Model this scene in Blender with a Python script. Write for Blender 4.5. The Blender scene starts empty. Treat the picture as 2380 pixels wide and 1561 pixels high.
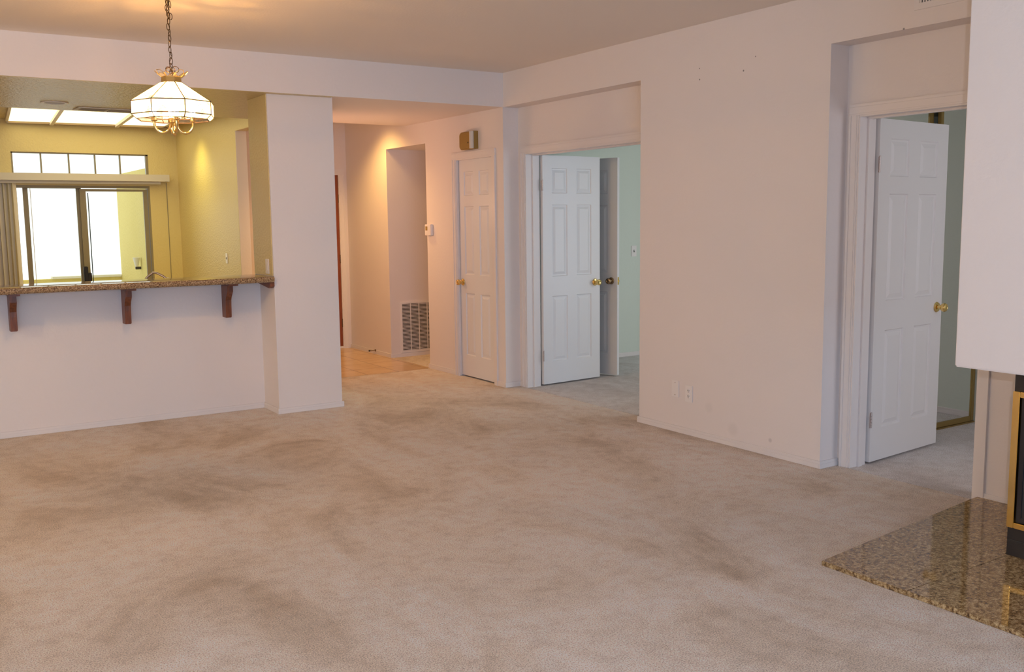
import bpy, bmesh, math, random
from math import sin, cos, pi, radians as rad
from mathutils import Vector, Matrix
random.seed(7)
S = bpy.context.scene
COL = S.collection

# ------------------------------------------------------------------ camera
cam_d = bpy.data.cameras.new('camera')
cam = bpy.data.objects.new('camera', cam_d); COL.objects.link(cam)
cam_d.sensor_width = 36.0
cam_d.lens = 2224.5 / 2380 * 36
cam_d.clip_start = 0.05; cam_d.clip_end = 200
cam.location = (0, 0, 1.49)
cam.rotation_euler = (Matrix.Rotation(-0.5761, 3, 'Z') @ Matrix.Rotation(pi/2 - 0.12124, 3, 'X') @ Matrix.Rotation(-0.01183, 3, 'Z')).to_euler()
S.camera = cam

# ------------------------------------------------------------------ world, exposure
W = bpy.data.worlds.new('world'); S.world = W; W.use_nodes = True
bg = W.node_tree.nodes['Background']
bg.inputs[0].default_value = (0.96, 1.0, 0.97, 1); bg.inputs[1].default_value = 1.6
S.view_settings.view_transform = 'Standard'; S.view_settings.look = 'None'
S.view_settings.gamma = 1; S.view_settings.exposure = -0.07
S.view_settings.use_curve_mapping = False

def area(name, loc, rot, sx, sy, power, color):
    d = bpy.data.lights.new(name, 'AREA'); d.shape = 'RECTANGLE'; d.size = sx; d.size_y = sy
    d.energy = power; d.color = color
    o = bpy.data.objects.new(name, d); COL.objects.link(o); o.location = loc; o.rotation_euler = rot
    return o
def spot(name, loc, power, color, ang=100, blend=.6, r=.05, rot=(0, 0, 0)):
    d = bpy.data.lights.new(name, 'SPOT'); d.energy = power; d.color = color
    d.spot_size = rad(ang); d.spot_blend = blend; d.shadow_soft_size = r
    o = bpy.data.objects.new(name, d); COL.objects.link(o); o.location = loc; o.rotation_euler = rot
    return o
def point(name, loc, power, color, r=.03):
    d = bpy.data.lights.new(name, 'POINT'); d.energy = power; d.color = color; d.shadow_soft_size = r
    o = bpy.data.objects.new(name, d); COL.objects.link(o); o.location = loc
    return o

DAY = (0.98, 0.94, 1.0)
area('daylight_rear', (-1.1, -4.90, 1.25), (rad(90), 0, 0), 4.5, 2.1, 195, (0.19, 0.54, 1.0))
point('added_room_fill', (-3.4, 5.0, 2.25), 98, (1.0, 0.80, 0.46), .12)  # unseen warm fill added at far left to lift walls and carpet
area('daylight_bedroom', (7.4, 4.30, 1.35), (rad(90), 0, 0), 2.2, 1.7, 23, (0.78, 0.84, 0.98))
area('daylight_small_bedroom', (5.8, 0.72, 1.4), (rad(90), 0, 0), 1.2, 1.2, 12, (0.88, 0.82, 1.0))
point('camera_flash', (0.067, -0.04, 1.607), 85, (0.95, 0.93, 1.0), .010)
spot('hall_downlight', (4.10, 9.33, 2.66), 80, (1.0, 0.57, 0.16), 125, .8, .09)
point('added_hall_fill', (3.46, 8.62, 1.65), 12, (1.0, 0.56, 0.34), .12)  # fill light added out of view behind the column to warm the hall side
spot('added_kitchen_wall_spot', (2.93, 11.75, 2.66), 40, (1.0, 0.90, 0.20), 120, 1.0, .10)  # unseen spot added to make the yellow patch on the kitchen wall

# ------------------------------------------------------------------ materials
def mat(name, color, rough=.6, metal=0.0, spec=.5, bump=None, **kw):
    m = bpy.data.materials.new(name); m.use_nodes = True
    n = m.node_tree.nodes; L = m.node_tree.links; b = n['Principled BSDF']
    b.inputs['Base Color'].default_value = (*color, 1); b.inputs['Roughness'].default_value = rough
    b.inputs['Metallic'].default_value = metal; b.inputs['Specular IOR Level'].default_value = spec
    tc = n.new('ShaderNodeTexCoord'); m['tc'] = 1
    if bump:
        sc, st, dist = bump
        t = n.new('ShaderNodeTexNoise'); t.inputs['Scale'].default_value = sc; t.inputs['Detail'].default_value = 3
        L.new(tc.outputs['Object'], t.inputs['Vector'])
        bp = n.new('ShaderNodeBump'); bp.inputs['Strength'].default_value = st; bp.inputs['Distance'].default_value = dist
        L.new(t.outputs['Fac'], bp.inputs['Height']); L.new(bp.outputs['Normal'], b.inputs['Normal'])
    for k, v in kw.items():
        b.inputs[k].default_value = v
    return m

def ramp(n, stops):
    r = n.new('ShaderNodeValToRGB'); e = r.color_ramp.elements
    while len(e) < len(stops): e.new(.5)
    for i, (p, c) in enumerate(stops):
        e[i].position = p; e[i].color = (*c, 1)
    return r
def noise(m, scale, detail=4, rough=.5, vec=None, dist=0):
    n = m.node_tree.nodes; L = m.node_tree.links
    t = n.new('ShaderNodeTexNoise'); t.inputs['Scale'].default_value = scale; t.inputs['Detail'].default_value = detail
    t.inputs['Roughness'].default_value = rough; t.inputs['Distortion'].default_value = dist
    if vec is None:
        tc = next(x for x in n if x.type == 'TEX_COORD'); vec = tc.outputs['Object']
    L.new(vec, t.inputs['Vector'])
    return t
def mixc(m, fac, a, b, blend='MIX'):
    n = m.node_tree.nodes; L = m.node_tree.links
    x = n.new('ShaderNodeMix'); x.data_type = 'RGBA'; x.blend_type = blend
    for sock, v in ((x.inputs[0], fac), (x.inputs[6], a), (x.inputs[7], b)):
        if hasattr(v, 'links'): L.new(v, sock)
        elif isinstance(v, (int, float)): sock.default_value = v
        else: sock.default_value = (*v, 1)
    return x.outputs[2]

WALLC = (0.82, 0.745, 0.715)
M = {}
M['wall'] = mat('painted_wall', WALLC, .55, bump=(45, .12, .01))
M['ceil'] = mat('painted_ceiling', (0.84, 0.765, 0.70), .7, bump=(60, .15, .008))
M['trim'] = mat('painted_trim', (0.82, 0.76, 0.74), .38, bump=(20, .03, .004))
M['door'] = mat('painted_door', (0.80, 0.775, 0.775), .36, bump=(30, .03, .004))
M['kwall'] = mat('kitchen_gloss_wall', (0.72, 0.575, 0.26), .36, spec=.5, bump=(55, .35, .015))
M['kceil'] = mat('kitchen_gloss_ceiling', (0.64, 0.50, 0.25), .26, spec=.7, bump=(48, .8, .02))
M['bedwall'] = mat('pale_green_bedroom_wall', (0.70, 0.745, 0.66), .6, bump=(45, .12, .01))
M['brass'] = mat('polished_brass', (0.83, 0.60, 0.23), .14, 1.0)
M['oldbrass'] = mat('tarnished_brass', (0.36, 0.25, 0.085), .42, .75)
M['antique'] = mat('antique_brass', (0.30, 0.21, 0.12), .35, 1.0)
M['steel'] = mat('hinge_steel', (0.62, 0.55, 0.53), .45, 1.0)
M['alu'] = mat('bronze_anodised_aluminium', (0.27, 0.22, 0.14), .4)
M['black'] = mat('black_metal', (0.016, 0.014, 0.018), .32)
M['dark'] = mat('dark_void', (0.02, 0.018, 0.018), .8)
M['white_plastic'] = mat('white_plastic', (0.86, 0.80, 0.77), .35)
M['screen'] = mat('tan_display', (0.36, 0.24, 0.06), .3)
M['chain'] = mat('dark_bronze_chain', (0.11, 0.065, 0.03), .35, .9)
M['came'] = mat('dark_brass_came', (0.035, 0.018, 0.008), .5, 0)
M['vinyl'] = mat('vinyl_blind', (0.66, 0.60, 0.52), .5)
M['vane'] = mat('pale_blind_vane', (0.82, 0.76, 0.72), .5)
M['mirror'] = mat('mirror_glass', (0.84, 0.86, 0.84), .01, 1.0)
M['stucco'] = mat('yellow_stucco', (0.72, 0.60, 0.22), .9, bump=(30, .5, .02))
M['cap'] = mat('white_cap', (0.85, 0.82, 0.75), .6)
M['soot'] = mat('smoked_glass', (0.035, 0.035, 0.035), .06, spec=.6)
M['carpet2'] = None

def wood(name, c1, c2, axis_scale, rough=.4):
    m = mat(name, c1, rough); n = m.node_tree.nodes; L = m.node_tree.links
    tc = next(x for x in n if x.type == 'TEX_COORD')
    mp = n.new('ShaderNodeMapping'); mp.inputs['Scale'].default_value = axis_scale
    L.new(tc.outputs['Object'], mp.inputs['Vector'])
    t = noise(m, 6, 6, .6, mp.outputs[0], .6)
    r = ramp(n, [(.3, c2), (.7, c1)]); L.new(t.outputs['Fac'], r.inputs[0])
    L.new(r.outputs[0], n['Principled BSDF'].inputs['Base Color'])
    return m
M['wood'] = wood('stained_walnut', (0.27, 0.085, 0.03), (0.13, 0.035, 0.015), (9, 9, 1.2))
M['entry'] = wood('red_brown_door_wood', (0.30, 0.075, 0.022), (0.20, 0.045, 0.015), (12, 12, .8))

def granite(name, cols, scale, rough):
    m = mat(name, cols[0], rough, spec=.5); n = m.node_tree.nodes; L = m.node_tree.links
    tc = next(x for x in n if x.type == 'TEX_COORD')
    a = noise(m, scale, 6, .85)
    r = ramp(n, [(.40, cols[3]), (.455, cols[2]), (.52, cols[0]), (.58, cols[1]), (.68, tuple(min(1, v*1.35) for v in cols[1]))]); L.new(a.outputs['Fac'], r.inputs[0])
    v = n.new('ShaderNodeTexVoronoi'); v.inputs['Scale'].default_value = scale*2.2; L.new(tc.outputs['Object'], v.inputs['Vector'])
    r2 = ramp(n, [(0.04, (1, 1, 1)), (0.16, (0, 0, 0))]); L.new(v.outputs['Distance'], r2.inputs[0])
    c = mixc(m, r2.outputs[0], r.outputs[0], cols[3])
    L.new(c, n['Principled BSDF'].inputs['Base Color'])
    return m
M['granite'] = granite('brown_gold_granite', [(0.40, 0.26, 0.12), (0.60, 0.44, 0.24), (0.24, 0.13, 0.05), (0.05, 0.03, 0.018)], 70, .05)
M['counter'] = granite('polished_counter_granite', [(0.36, 0.23, 0.12), (0.52, 0.38, 0.22), (0.19, 0.10, 0.05), (0.04, 0.025, 0.015)], 110, .05)

def carpet(name, c1, c2, c3):
    m = mat(name, (.55, .45, .38), .95, spec=.1)
    n = m.node_tree.nodes; L = m.node_tree.links; b = n['Principled BSDF']
    tc = next(x for x in n if x.type == 'TEX_COORD')
    mp = n.new('ShaderNodeMapping'); mp.inputs['Scale'].default_value = (1.0, .62, 1); mp.inputs['Rotation'].default_value = (0, 0, rad(-38))
    L.new(tc.outputs['Object'], mp.inputs['Vector'])
    big = noise(m, 1.35, 9, .66, mp.outputs[0], .7)
    r = ramp(n, [(.32, c1), (.47, c2), (.60, c3)]); L.new(big.outputs['Fac'], r.inputs[0])
    mid = noise(m, 11, 6, .75)
    r3 = ramp(n, [(.3, (.84, .81, .78)), (.55, (1.04, 1.04, 1.04))]); L.new(mid.outputs['Fac'], r3.inputs[0])
    c = mixc(m, 1.0, r.outputs[0], r3.outputs[0], 'MULTIPLY')
    tuft = noise(m, 190, 3, .8, None, .0)
    r4 = ramp(n, [(.34, (.46, .42, .38)), (.48, (1.05, 1.05, 1.05)), (.62, (1.5, 1.5, 1.5))]); L.new(tuft.outputs['Fac'], r4.inputs[0])
    c = mixc(m, 1.0, c, r4.outputs[0], 'MULTIPLY')
    L.new(c, b.inputs['Base Color'])
    bp = n.new('ShaderNodeBump'); bp.inputs['Strength'].default_value = .9; bp.inputs['Distance'].default_value = .011
    L.new(tuft.outputs['Fac'], bp.inputs['Height'])
    bp2 = n.new('ShaderNodeBump'); bp2.inputs['Strength'].default_value = .35; bp2.inputs['Distance'].default_value = .03
    L.new(mid.outputs['Fac'], bp2.inputs['Height']); L.new(bp.outputs[0], bp2.inputs['Normal'])
    L.new(bp2.outputs[0], b.inputs['Normal'])
    b.inputs['Sheen Weight'].default_value = .25; b.inputs['Sheen Roughness'].default_value = .6
    return m
M['carpet'] = carpet('beige_carpet', (.62, .485, .37), (.84, .71, .605), (.93, .83, .76))
M['carpet_grey'] = carpet('greyish_carpet', (.60, .53, .50), (.76, .69, .67), (.84, .79, .78))

def tile(name, c1, c2, grout, size, rough):
    m = mat(name, c1, rough); n = m.node_tree.nodes; L = m.node_tree.links
    tc = next(x for x in n if x.type == 'TEX_COORD')
    mp = n.new('ShaderNodeMapping'); mp.inputs['Location'].default_value = (.12, .05, 0)
    L.new(tc.outputs['Object'], mp.inputs['Vector'])
    b = n.new('ShaderNodeTexBrick'); b.offset = 0; b.inputs['Scale'].default_value = 1
    b.inputs['Brick Width'].default_value = size; b.inputs['Row Height'].default_value = size
    b.inputs['Mortar Size'].default_value = .004
    b.inputs['Color1'].default_value = (*c1, 1); b.inputs['Color2'].default_value = (*c2, 1); b.inputs['Mortar'].default_value = (*grout, 1)
    L.new(mp.outputs[0], b.inputs['Vector'])
    t = noise(m, 5, 5, .6); r = ramp(n, [(.3, (.85, .8, .75)), (.7, (1, 1, 1))]); L.new(t.outputs['Fac'], r.inputs[0])
    L.new(mixc(m, 1.0, b.outputs['Color'], r.outputs[0], 'MULTIPLY'), n['Principled BSDF'].inputs['Base Color'])
    return m
M['tile'] = tile('beige_ceramic_tile', (.78, .55, .32), (.70, .49, .28), (.30, .20, .12), .33, .25)

def emit(name, color, strength):
    m = bpy.data.materials.new(name); m.use_nodes = True
    n = m.node_tree.nodes; n.clear()
    e = n.new('ShaderNodeEmission'); e.inputs[0].default_value = (*color, 1); e.inputs[1].default_value = strength
    o = n.new('ShaderNodeOutputMaterial'); m.node_tree.links.new(e.outputs[0], o.inputs[0])
    return m
M['diffuser'] = emit('lit_fluorescent_diffuser', (1.0, 0.85, 0.46), 2.3)
M['bulb'] = emit('lit_bulb', (1.0, 0.92, 0.8), 60)

def lampglass():
    m = bpy.data.materials.new('beveled_lamp_glass'); m.use_nodes = True
    n = m.node_tree.nodes; L = m.node_tree.links; n.clear()
    o = n.new('ShaderNodeOutputMaterial')
    tr = n.new('ShaderNodeBsdfTransparent'); tr.inputs[0].default_value = (.97, .95, .88, 1)
    tl = n.new('ShaderNodeBsdfTranslucent'); tl.inputs[0].default_value = (.95, .93, .85, 1)
    gl = n.new('ShaderNodeBsdfGlossy'); gl.inputs['Roughness'].default_value = .12
    tc = n.new('ShaderNodeTexCoord'); t = n.new('ShaderNodeTexNoise'); t.inputs['Scale'].default_value = 25
    L.new(tc.outputs['Object'], t.inputs['Vector'])
    bp = n.new('ShaderNodeBump'); bp.inputs['Strength'].default_value = .5; bp.inputs['Distance'].default_value = .01
    L.new(t.outputs['Fac'], bp.inputs['Height']); L.new(bp.outputs[0], gl.inputs['Normal'])
    r = n.new('ShaderNodeMapRange'); r.inputs[1].default_value = .35; r.inputs[2].default_value = .65; r.inputs[3].default_value = .26; r.inputs[4].default_value = .56
    L.new(t.outputs['Fac'], r.inputs[0])
    a = n.new('ShaderNodeMixShader'); L.new(r.outputs[0], a.inputs[0]); L.new(tr.outputs[0], a.inputs[1]); L.new(tl.outputs[0], a.inputs[2])
    b = n.new('ShaderNodeMixShader'); b.inputs[0].default_value = .10; L.new(a.outputs[0], b.inputs[1]); L.new(gl.outputs[0], b.inputs[2])
    L.new(b.outputs[0], o.inputs[0])
    return m
M['lampglass'] = lampglass()

def paneglass(name, tint, gloss):
    m = bpy.data.materials.new(name); m.use_nodes = True
    n = m.node_tree.nodes; L = m.node_tree.links; n.clear()
    o = n.new('ShaderNodeOutputMaterial')
    tr = n.new('ShaderNodeBsdfTransparent'); tr.inputs[0].default_value = (*tint, 1)
    gl = n.new('ShaderNodeBsdfGlossy'); gl.inputs['Roughness'].default_value = .02
    fr = n.new('ShaderNodeFresnel'); fr.inputs[0].default_value = gloss
    a = n.new('ShaderNodeMixShader'); L.new(fr.outputs[0], a.inputs[0]); L.new(tr.outputs[0], a.inputs[1]); L.new(gl.outputs[0], a.inputs[2])
    L.new(a.outputs[0], o.inputs[0])
    return m
M['pane'] = paneglass('window_glass', (.96, .98, .96), 1.45)

def wall_marks():
    # painted wall with a few nail holes and faint scuffs that belong to it
    m = mat('painted_wall_with_nail_holes', WALLC, .55, bump=(45, .12, .01))
    n = m.node_tree.nodes; L = m.node_tree.links
    g = n.new('ShaderNodeNewGeometry'); col = None
    cur = WALLC
    for (y, z, r, c) in [(4.706, 2.454, .005, .25), (4.704, 2.383, .006, .25), (4.32, 2.389, .007, .3), (4.223, 2.461, .005, .3), (3.20, 2.453, .007, .3),
                         (4.043, .079+.02, .016, .8), (4.36, .11, .05, .94), (4.58, .22, .04, .95)]:
        d = n.new('ShaderNodeVectorMath'); d.operation = 'DISTANCE'; d.inputs[1].default_value = (4.544, y, z)
        L.new(g.outputs['Position'], d.inputs[0])
        r_ = n.new('ShaderNodeMapRange'); r_.inputs[1].default_value = r*.5; r_.inputs[2].default_value = r*1.1; r_.inputs[3].default_value = 1; r_.inputs[4].default_value = 0
        L.new(d.outputs['Value'], r_.inputs[0])
        cur = mixc(m, r_.outputs[0], cur, tuple(x*c for x in WALLC))
    L.new(cur, n['Principled BSDF'].inputs['Base Color'])
    return m
M['wallmarks'] = wall_marks()

# ------------------------------------------------------------------ mesh helpers
def BM(): return bmesh.new()
def bx(bm, x0, x1, y0, y1, z0, z1, bev=0):
    vs = [bm.verts.new((x, y, z)) for x in (x0, x1) for y in (y0, y1) for z in (z0, z1)]
    fs = [(0, 1, 3, 2), (4, 6, 7, 5), (0, 4, 5, 1), (2, 3, 7, 6), (0, 2, 6, 4), (1, 5, 7, 3)]
    ff = [bm.faces.new([vs[i] for i in f]) for f in fs]
    if bev:
        es = list({e for f in ff for e in f.edges})
        bmesh.ops.bevel(bm, geom=es, offset=bev, segments=2, affect='EDGES')
    return vs
def poly(bm, pts, z0, z1):
    a = [bm.verts.new((p[0], p[1], z0)) for p in pts]; b = [bm.verts.new((p[0], p[1], z1)) for p in pts]
    k = len(pts)
    bm.faces.new(a[::-1]); bm.faces.new(b)
    for i in range(k): bm.faces.new((a[i], a[(i+1) % k], b[(i+1) % k], b[i]))
def lathe(bm, prof, seg=24, mtx=Matrix()):
    rings = []
    for r, z in prof:
        if r < 1e-6: rings.append([bm.verts.new(mtx @ Vector((0, 0, z)))])
        else: rings.append([bm.verts.new(mtx @ Vector((r*cos(2*pi*i/seg), r*sin(2*pi*i/seg), z))) for i in range(seg)])
    for a, b in zip(rings, rings[1:]):
        for i in range(seg):
            j = (i+1) % seg
            if len(a) == 1 and len(b) == 1: continue
            if len(a) == 1: bm.faces.new((a[0], b[i], b[j]))
            elif len(b) == 1: bm.faces.new((a[i], a[j], b[0]))
            else: bm.faces.new((a[i], a[j], b[j], b[i]))
def tube(bm, pts, r, seg=10, closed=False):
    pts = [Vector(p) for p in pts]; k = len(pts); rings = []; up = None
    for i, p in enumerate(pts):
        if closed: t = pts[(i+1) % k] - pts[i-1]
        else: t = pts[min(i+1, k-1)] - pts[max(i-1, 0)]
        t.normalize()
        if up is None:
            up = t.orthogonal().normalized()
        else:
            up = (up - t*up.dot(t)).normalized()
        s = t.cross(up); rr = r(i/(k-1)) if callable(r) else r
        rings.append([bm.verts.new(p + (up*cos(2*pi*j/seg) + s*sin(2*pi*j/seg))*rr) for j in range(seg)])
    prs = list(zip(rings, rings[1:]))
    for a, b in prs:
        for j in range(seg): bm.faces.new((a[j], a[(j+1) % seg], b[(j+1) % seg], b[j]))
    if closed:
        a, b = rings[-1], rings[0]
        best = min(range(seg), key=lambda o: sum((a[j].co - b[(j+o) % seg].co).length for j in range(seg)))
        for j in range(seg): bm.faces.new((a[j], a[(j+1) % seg], b[(j+1+best) % seg], b[(j+best) % seg]))
    else:
        bm.faces.new(rings[0][::-1]); bm.faces.new(rings[-1])
def obj(name, bm, m, parent=None, smooth=False, loc=None):
    bmesh.ops.recalc_face_normals(bm, faces=bm.faces)
    me = bpy.data.meshes.new(name); bm.to_mesh(me); bm.free()
    if m: me.materials.append(m)
    if smooth:
        for p in me.polygons: p.use_smooth = True
        try: me.set_sharp_from_angle(angle=rad(40))
        except Exception: pass
    o = bpy.data.objects.new(name, me); COL.objects.link(o)
    if parent: o.parent = parent
    if loc: o.location = loc
    return o
def tag(o, label, cat=None, group=None, kind=None):
    o['label'] = label
    if cat: o['category'] = cat
    if group: o['group'] = group
    if kind: o['kind'] = kind
    return o
def empty(name, loc=(0, 0, 0), rz=0):
    o = bpy.data.objects.new(name, None); COL.objects.link(o); o.location = loc; o.rotation_euler = (0, 0, rz); o.empty_display_size = .1
    return o
def struct(name, boxes, m, label, cat, bev=0):
    bm = BM()
    for b in boxes: bx(bm, *b, bev=bev)
    return tag(obj(name, bm, m), label, cat, kind='structure')

H = 2.735; LZ = 2.45
XR = 4.544; XB = 4.70; XW = 4.84
# ------------------------------------------------------------------ floors
struct('floor', [(-4.7, 4.686, -5.1, 8.50, -.1, 0)], M['carpet'], 'beige plush carpet with vacuum marks over the whole living room', 'carpet')
struct('floor_bedroom', [(4.690, 9.0, .5, 8.50, -.1, 0)], M['carpet_grey'], 'greyer carpet inside the two bedrooms beyond the doorways', 'carpet', bev=.003)
struct('floor_hall', [(3.30, XR, 8.50, 10.62, -.1, 0.002)], M['tile'], 'orange lit beige ceramic tile floor of the entry hall', 'tile floor')
struct('floor_alcove', [(XR, 6.3, 8.50, 9.42, -.1, 0.001)], M['carpet'], 'carpet patch inside the alcove under the return air grille', 'carpet')
struct('floor_kitchen', [(-4.7, 3.30, 8.50, 13.0, -.1, 0.0)], M['tile'], 'kitchen floor behind the half wall', 'floor')

# ------------------------------------------------------------------ ceilings and soffit
struct('ceiling', [(-4.7, XR, -5.1, 7.09, H, H+.15)], M['ceil'], 'flat main ceiling above the chandelier', 'ceiling')
struct('ceiling_soffit', [(-4.7, XR, 7.09, 8.955, LZ, H+.15)], M['wall'], 'long dropped beam across the room above bar and hall', 'soffit')
struct('ceiling_kitchen', [(-4.7, 3.30, 8.955, 13.0, H, H+.15)], M['kceil'], 'raised kitchen ceiling holding the light panels', 'ceiling')
struct('ceiling_hall', [(3.30, 6.3, 8.955, 10.7, H, H+.15)], M['ceil'], 'raised ceiling over the entry hall', 'ceiling')
# glossy textured underside of the beam on the kitchen side
struct('ceiling_bar', [(-4.6, 2.99, 7.093, 8.955, LZ-.003, LZ)], M['kceil'], 'glossy textured dropped ceiling over the bar counter', 'ceiling')

# ------------------------------------------------------------------ walls
struct('wall_right', [
    (XR, XW, 3.66, 5.29, 0, H),                       # wide wall between the two door niches
    (XR, XW, 5.29, 7.10, LZ, H), (XR, XW, 2.30, 3.66, LZ, H),
    (XR, XW, 7.10, 7.283, 0, H), (XR, XW, 7.927, 8.53, 0, H), (XR, XW, 7.283, 7.927, 2.052, H),
    ], M['wallmarks'], 'wide pinkish white right wall with door niches and two electrical plates', 'wall')
struct('wall_recess', [
    (XB, XW, 6.99, 7.10, 0, LZ), (XB, XW, 5.29, 5.42, 0, LZ), (XB, XW, 5.42, 6.99, 2.055, LZ),
    (XB, XW, 3.575, 3.66, 0, LZ), (XB, XW, 2.30, 2.79, 0, LZ), (XB, XW, 2.79, 3.575, 2.055, LZ)],
    M['wall'], 'recessed wall faces around the two bedroom doorways', 'wall')
struct('wall_closet', [(4.68, XW, 7.283, 7.927, 0, 2.052)], M['dark'], 'dark closet interior behind the narrow door', 'closet')
struct('wall_alcove', [(XR, 6.3, 8.53, 9.42, 2.245, H), (XR, 6.3, 9.42, 9.60, 0, H), (XW, 6.3, 8.40, 8.53, 0, H), (6.3, 6.4, 8.4, 9.6, 0, H)],
    M['wall'], 'alcove wall with the return air grille beside the hall', 'wall')
struct('wall_hall', [(XR, 4.70, 9.60, 10.49, 0, H)], M['wall'], 'orange lit hall wall right of the brown entry door', 'wall')
struct('wall_entry', [(3.36, 3.53, 10.49, 10.62, 0, H), (4.45, 4.70, 10.49, 10.62, 0, H), (3.53, 4.45, 10.49, 10.62, 2.03, H)],
    M['wall'], 'end wall of the hall holding the entry door', 'wall')
struct('wall_pillar', [(2.479, 3.005, 7.165, 7.61, 0, LZ)], M['wall'], 'square white column at the end of the bar', 'pillar')
struct('wall_pillar_kitchen_side', [(2.475, 2.479, 7.18, 7.605, 1.08, LZ-.004)], M['kwall'], 'glossy textured side of the column above the counter', 'wall')
struct('wall_kitchen_right', [(3.24, 3.36, 10.42, 12.9, 0, H), (3.24, 3.36, 9.86, 10.42, 2.47, H)],
    M['kwall'], 'yellow lit kitchen wall beside the sliding door', 'wall')
struct('wall_hall_left', [(3.24, 3.36, 8.1, 9.86, 0, LZ), (3.24, 3.36, 8.96, 9.86, LZ, H)], M['wall'], 'left wall of the entry hall hidden behind the column', 'wall')
struct('wall_kitchen_jamb', [(3.242, 3.36, 10.41, 10.4198, 0, 2.47)], M['wall'], 'plain painted jamb of the opening between kitchen and hall', 'wall')
struct('wall_half', [(-4.6, 2.479, 7.50, 7.62, 0, 1.03)], M['wall'], 'half height wall under the granite bar', 'wall')
# kitchen far wall with transom and slider openings
struct('wall_kitchen_far', [
    (-4.6, 1.32, 12.9, 13.05, 0, H), (2.88, 3.24, 12.9, 13.05, 0, H), (1.32, 2.88, 12.9, 13.05, 2.36, H), (1.32, 2.88, 12.9, 13.05, 1.965, 2.10)],
    M['kwall'], 'kitchen end wall around the transom and the sliding door', 'wall')
struct('wall_left', [(-4.7, -4.6, -5.1, 13.0, 0, H)],
    M['wall'], 'left living room wall outside the view', 'wall')
struct('wall_rear', [(-4.7, -3.4, -5.1, -5.0, 0, H), (1.2, XW, -5.1, -5.0, 0, H), (-3.4, 1.2, -5.1, -5.0, 2.3, H), (-3.4, 1.2, -5.1, -5.0, 0, .15)],
    M['wall'], 'rear living room wall behind the viewer', 'wall')
struct('wall_right_rear', [(XB, XW, -5.0, 2.30, 0, H)], M['wall'], 'right wall beyond the fireplace', 'wall')
# chimney breast
struct('wall_fireplace', [(3.60, XB, .25, 2.245, .875, H)], M['wall'], 'smooth white chimney breast overhanging the black firebox', 'chimney breast', bev=.006)

# bedroom behind the double doorway
struct('wall_bedroom', [(XW, 5.842, 7.70, 7.82, 0, 2.7), (5.842, 9.0, 7.95, 8.05, 0, 2.7), (8.9, 9.0, 4.2, 7.95, 0, 2.7),
    (XW, 6.1, 4.1, 4.2, 0, 2.7), (8.6, 9.0, 4.1, 4.2, 0, 2.7), (6.1, 8.6, 4.1, 4.2, 2.25, 2.7), (6.1, 8.6, 4.1, 4.2, 0, .45)], M['bedwall'],
    'pale green bedroom walls seen through the double doorway', 'wall')
bm = BM()
vs = [bm.verts.new(p) for p in ((XW, 4.2, 2.02+.05), (9.0, 4.2, 2.56), (9.0, 8.05, 2.56), (XW, 8.05, 2.02+.05), (XW, 4.2, 2.9), (9.0, 4.2, 2.9), (9.0, 8.05, 2.9), (XW, 8.05, 2.9))]
for f in ((0, 1, 2, 3), (7, 6, 5, 4), (0, 4, 5, 1), (1, 5, 6, 2), (2, 6, 7, 3), (3, 7, 4, 0)): bm.faces.new([vs[i] for i in f])
tag(obj('ceiling_bedroom', bm, M['bedwall']), 'sloping pale green bedroom ceiling beyond the double doorway', 'ceiling', kind='structure')
# small bedroom with the mirrored wardrobe
struct('wall_small_bedroom', [(XW, 6.7, 3.99, 4.1, 0, 2.7), (6.60, 6.7, .5, 3.99, 0, 2.7), (XW, 5.2, .5, .6, 0, 2.7), (6.4, 6.6, .5, .6, 0, 2.7), (5.2, 6.4, .5, .6, 2.0, 2.7), (5.2, 6.4, .5, .6, 0, .8),
    (6.48, 6.60, 3.86, 3.99, 0, 2.7)], M['bedwall'], 'pale walls of the small bedroom with the mirrored wardrobe', 'wall')
struct('ceiling_small_bedroom', [(XW, 6.7, .5, 4.1, 2.45, 2.6)], M['bedwall'], 'ceiling of the small bedroom with the mirrored wardrobe', 'ceiling')

# ------------------------------------------------------------------ baseboards (local x along the wall, wall on +y)
def base(name, p0, p1, label, h=.044, m=None):
    v = Vector((p1[0]-p0[0], p1[1]-p0[1])); L = v.length
    bm = BM()
    bx(bm, -.011, L+.011 if False else L, -.009, -.0005, 0, h)
    bx(bm, -.011, L, -.0125, -.009, 0, h*.62)
    bx(bm, -.011, L, -.0105, -.009, h*.70, h*.93)
    o = obj(name, bm, m or M['trim'])
    o.location = (p0[0], p0[1], .001); o.rotation_euler = (0, 0, math.atan2(v.y, v.x))
    return tag(o, label, 'baseboard', kind='structure')
base('baseboard_half_wall', (-4.59, 7.50), (2.478, 7.50), 'white baseboard along the half wall')
base('baseboard_pillar_side', (2.479, 7.49), (2.479, 7.165), 'short baseboard on the left side of the column')
base('baseboard_pillar', (2.479, 7.165), (3.017, 7.165), 'white baseboard on the front of the column')
base('baseboard_closet_left', (XR, 8.53), (XR, 7.985), 'baseboard left of the narrow closet door')
base('baseboard_closet_right', (XR, 7.225), (XR, 7.10), 'short baseboard right of the closet door')
base('baseboard_niche', (XR, 7.10), (XB, 7.10), 'baseboard on the return of the double door niche')
base('baseboard_niche_left', (XB, 7.10), (XB, 7.05), 'tiny baseboard left of the double door casing')
base('baseboard_right', (XR, 5.29), (XR, 3.66), 'long white baseboard on the wide right wall')
base('baseboard_second_niche', (XR, 3.66), (XB, 3.66), 'baseboard turning into the single door niche')
base('baseboard_hearth', (XB, 2.725), (XB, 2.31), 'baseboard above the granite hearth beside the firebox')
base('baseboard_hall', (XR, 10.48), (XR, 9.42), 'baseboard on the orange lit hall wall')
base('baseboard_alcove', (XR, 9.42), (6.3, 9.42), 'baseboard under the return air grille', h=.04)
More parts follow.
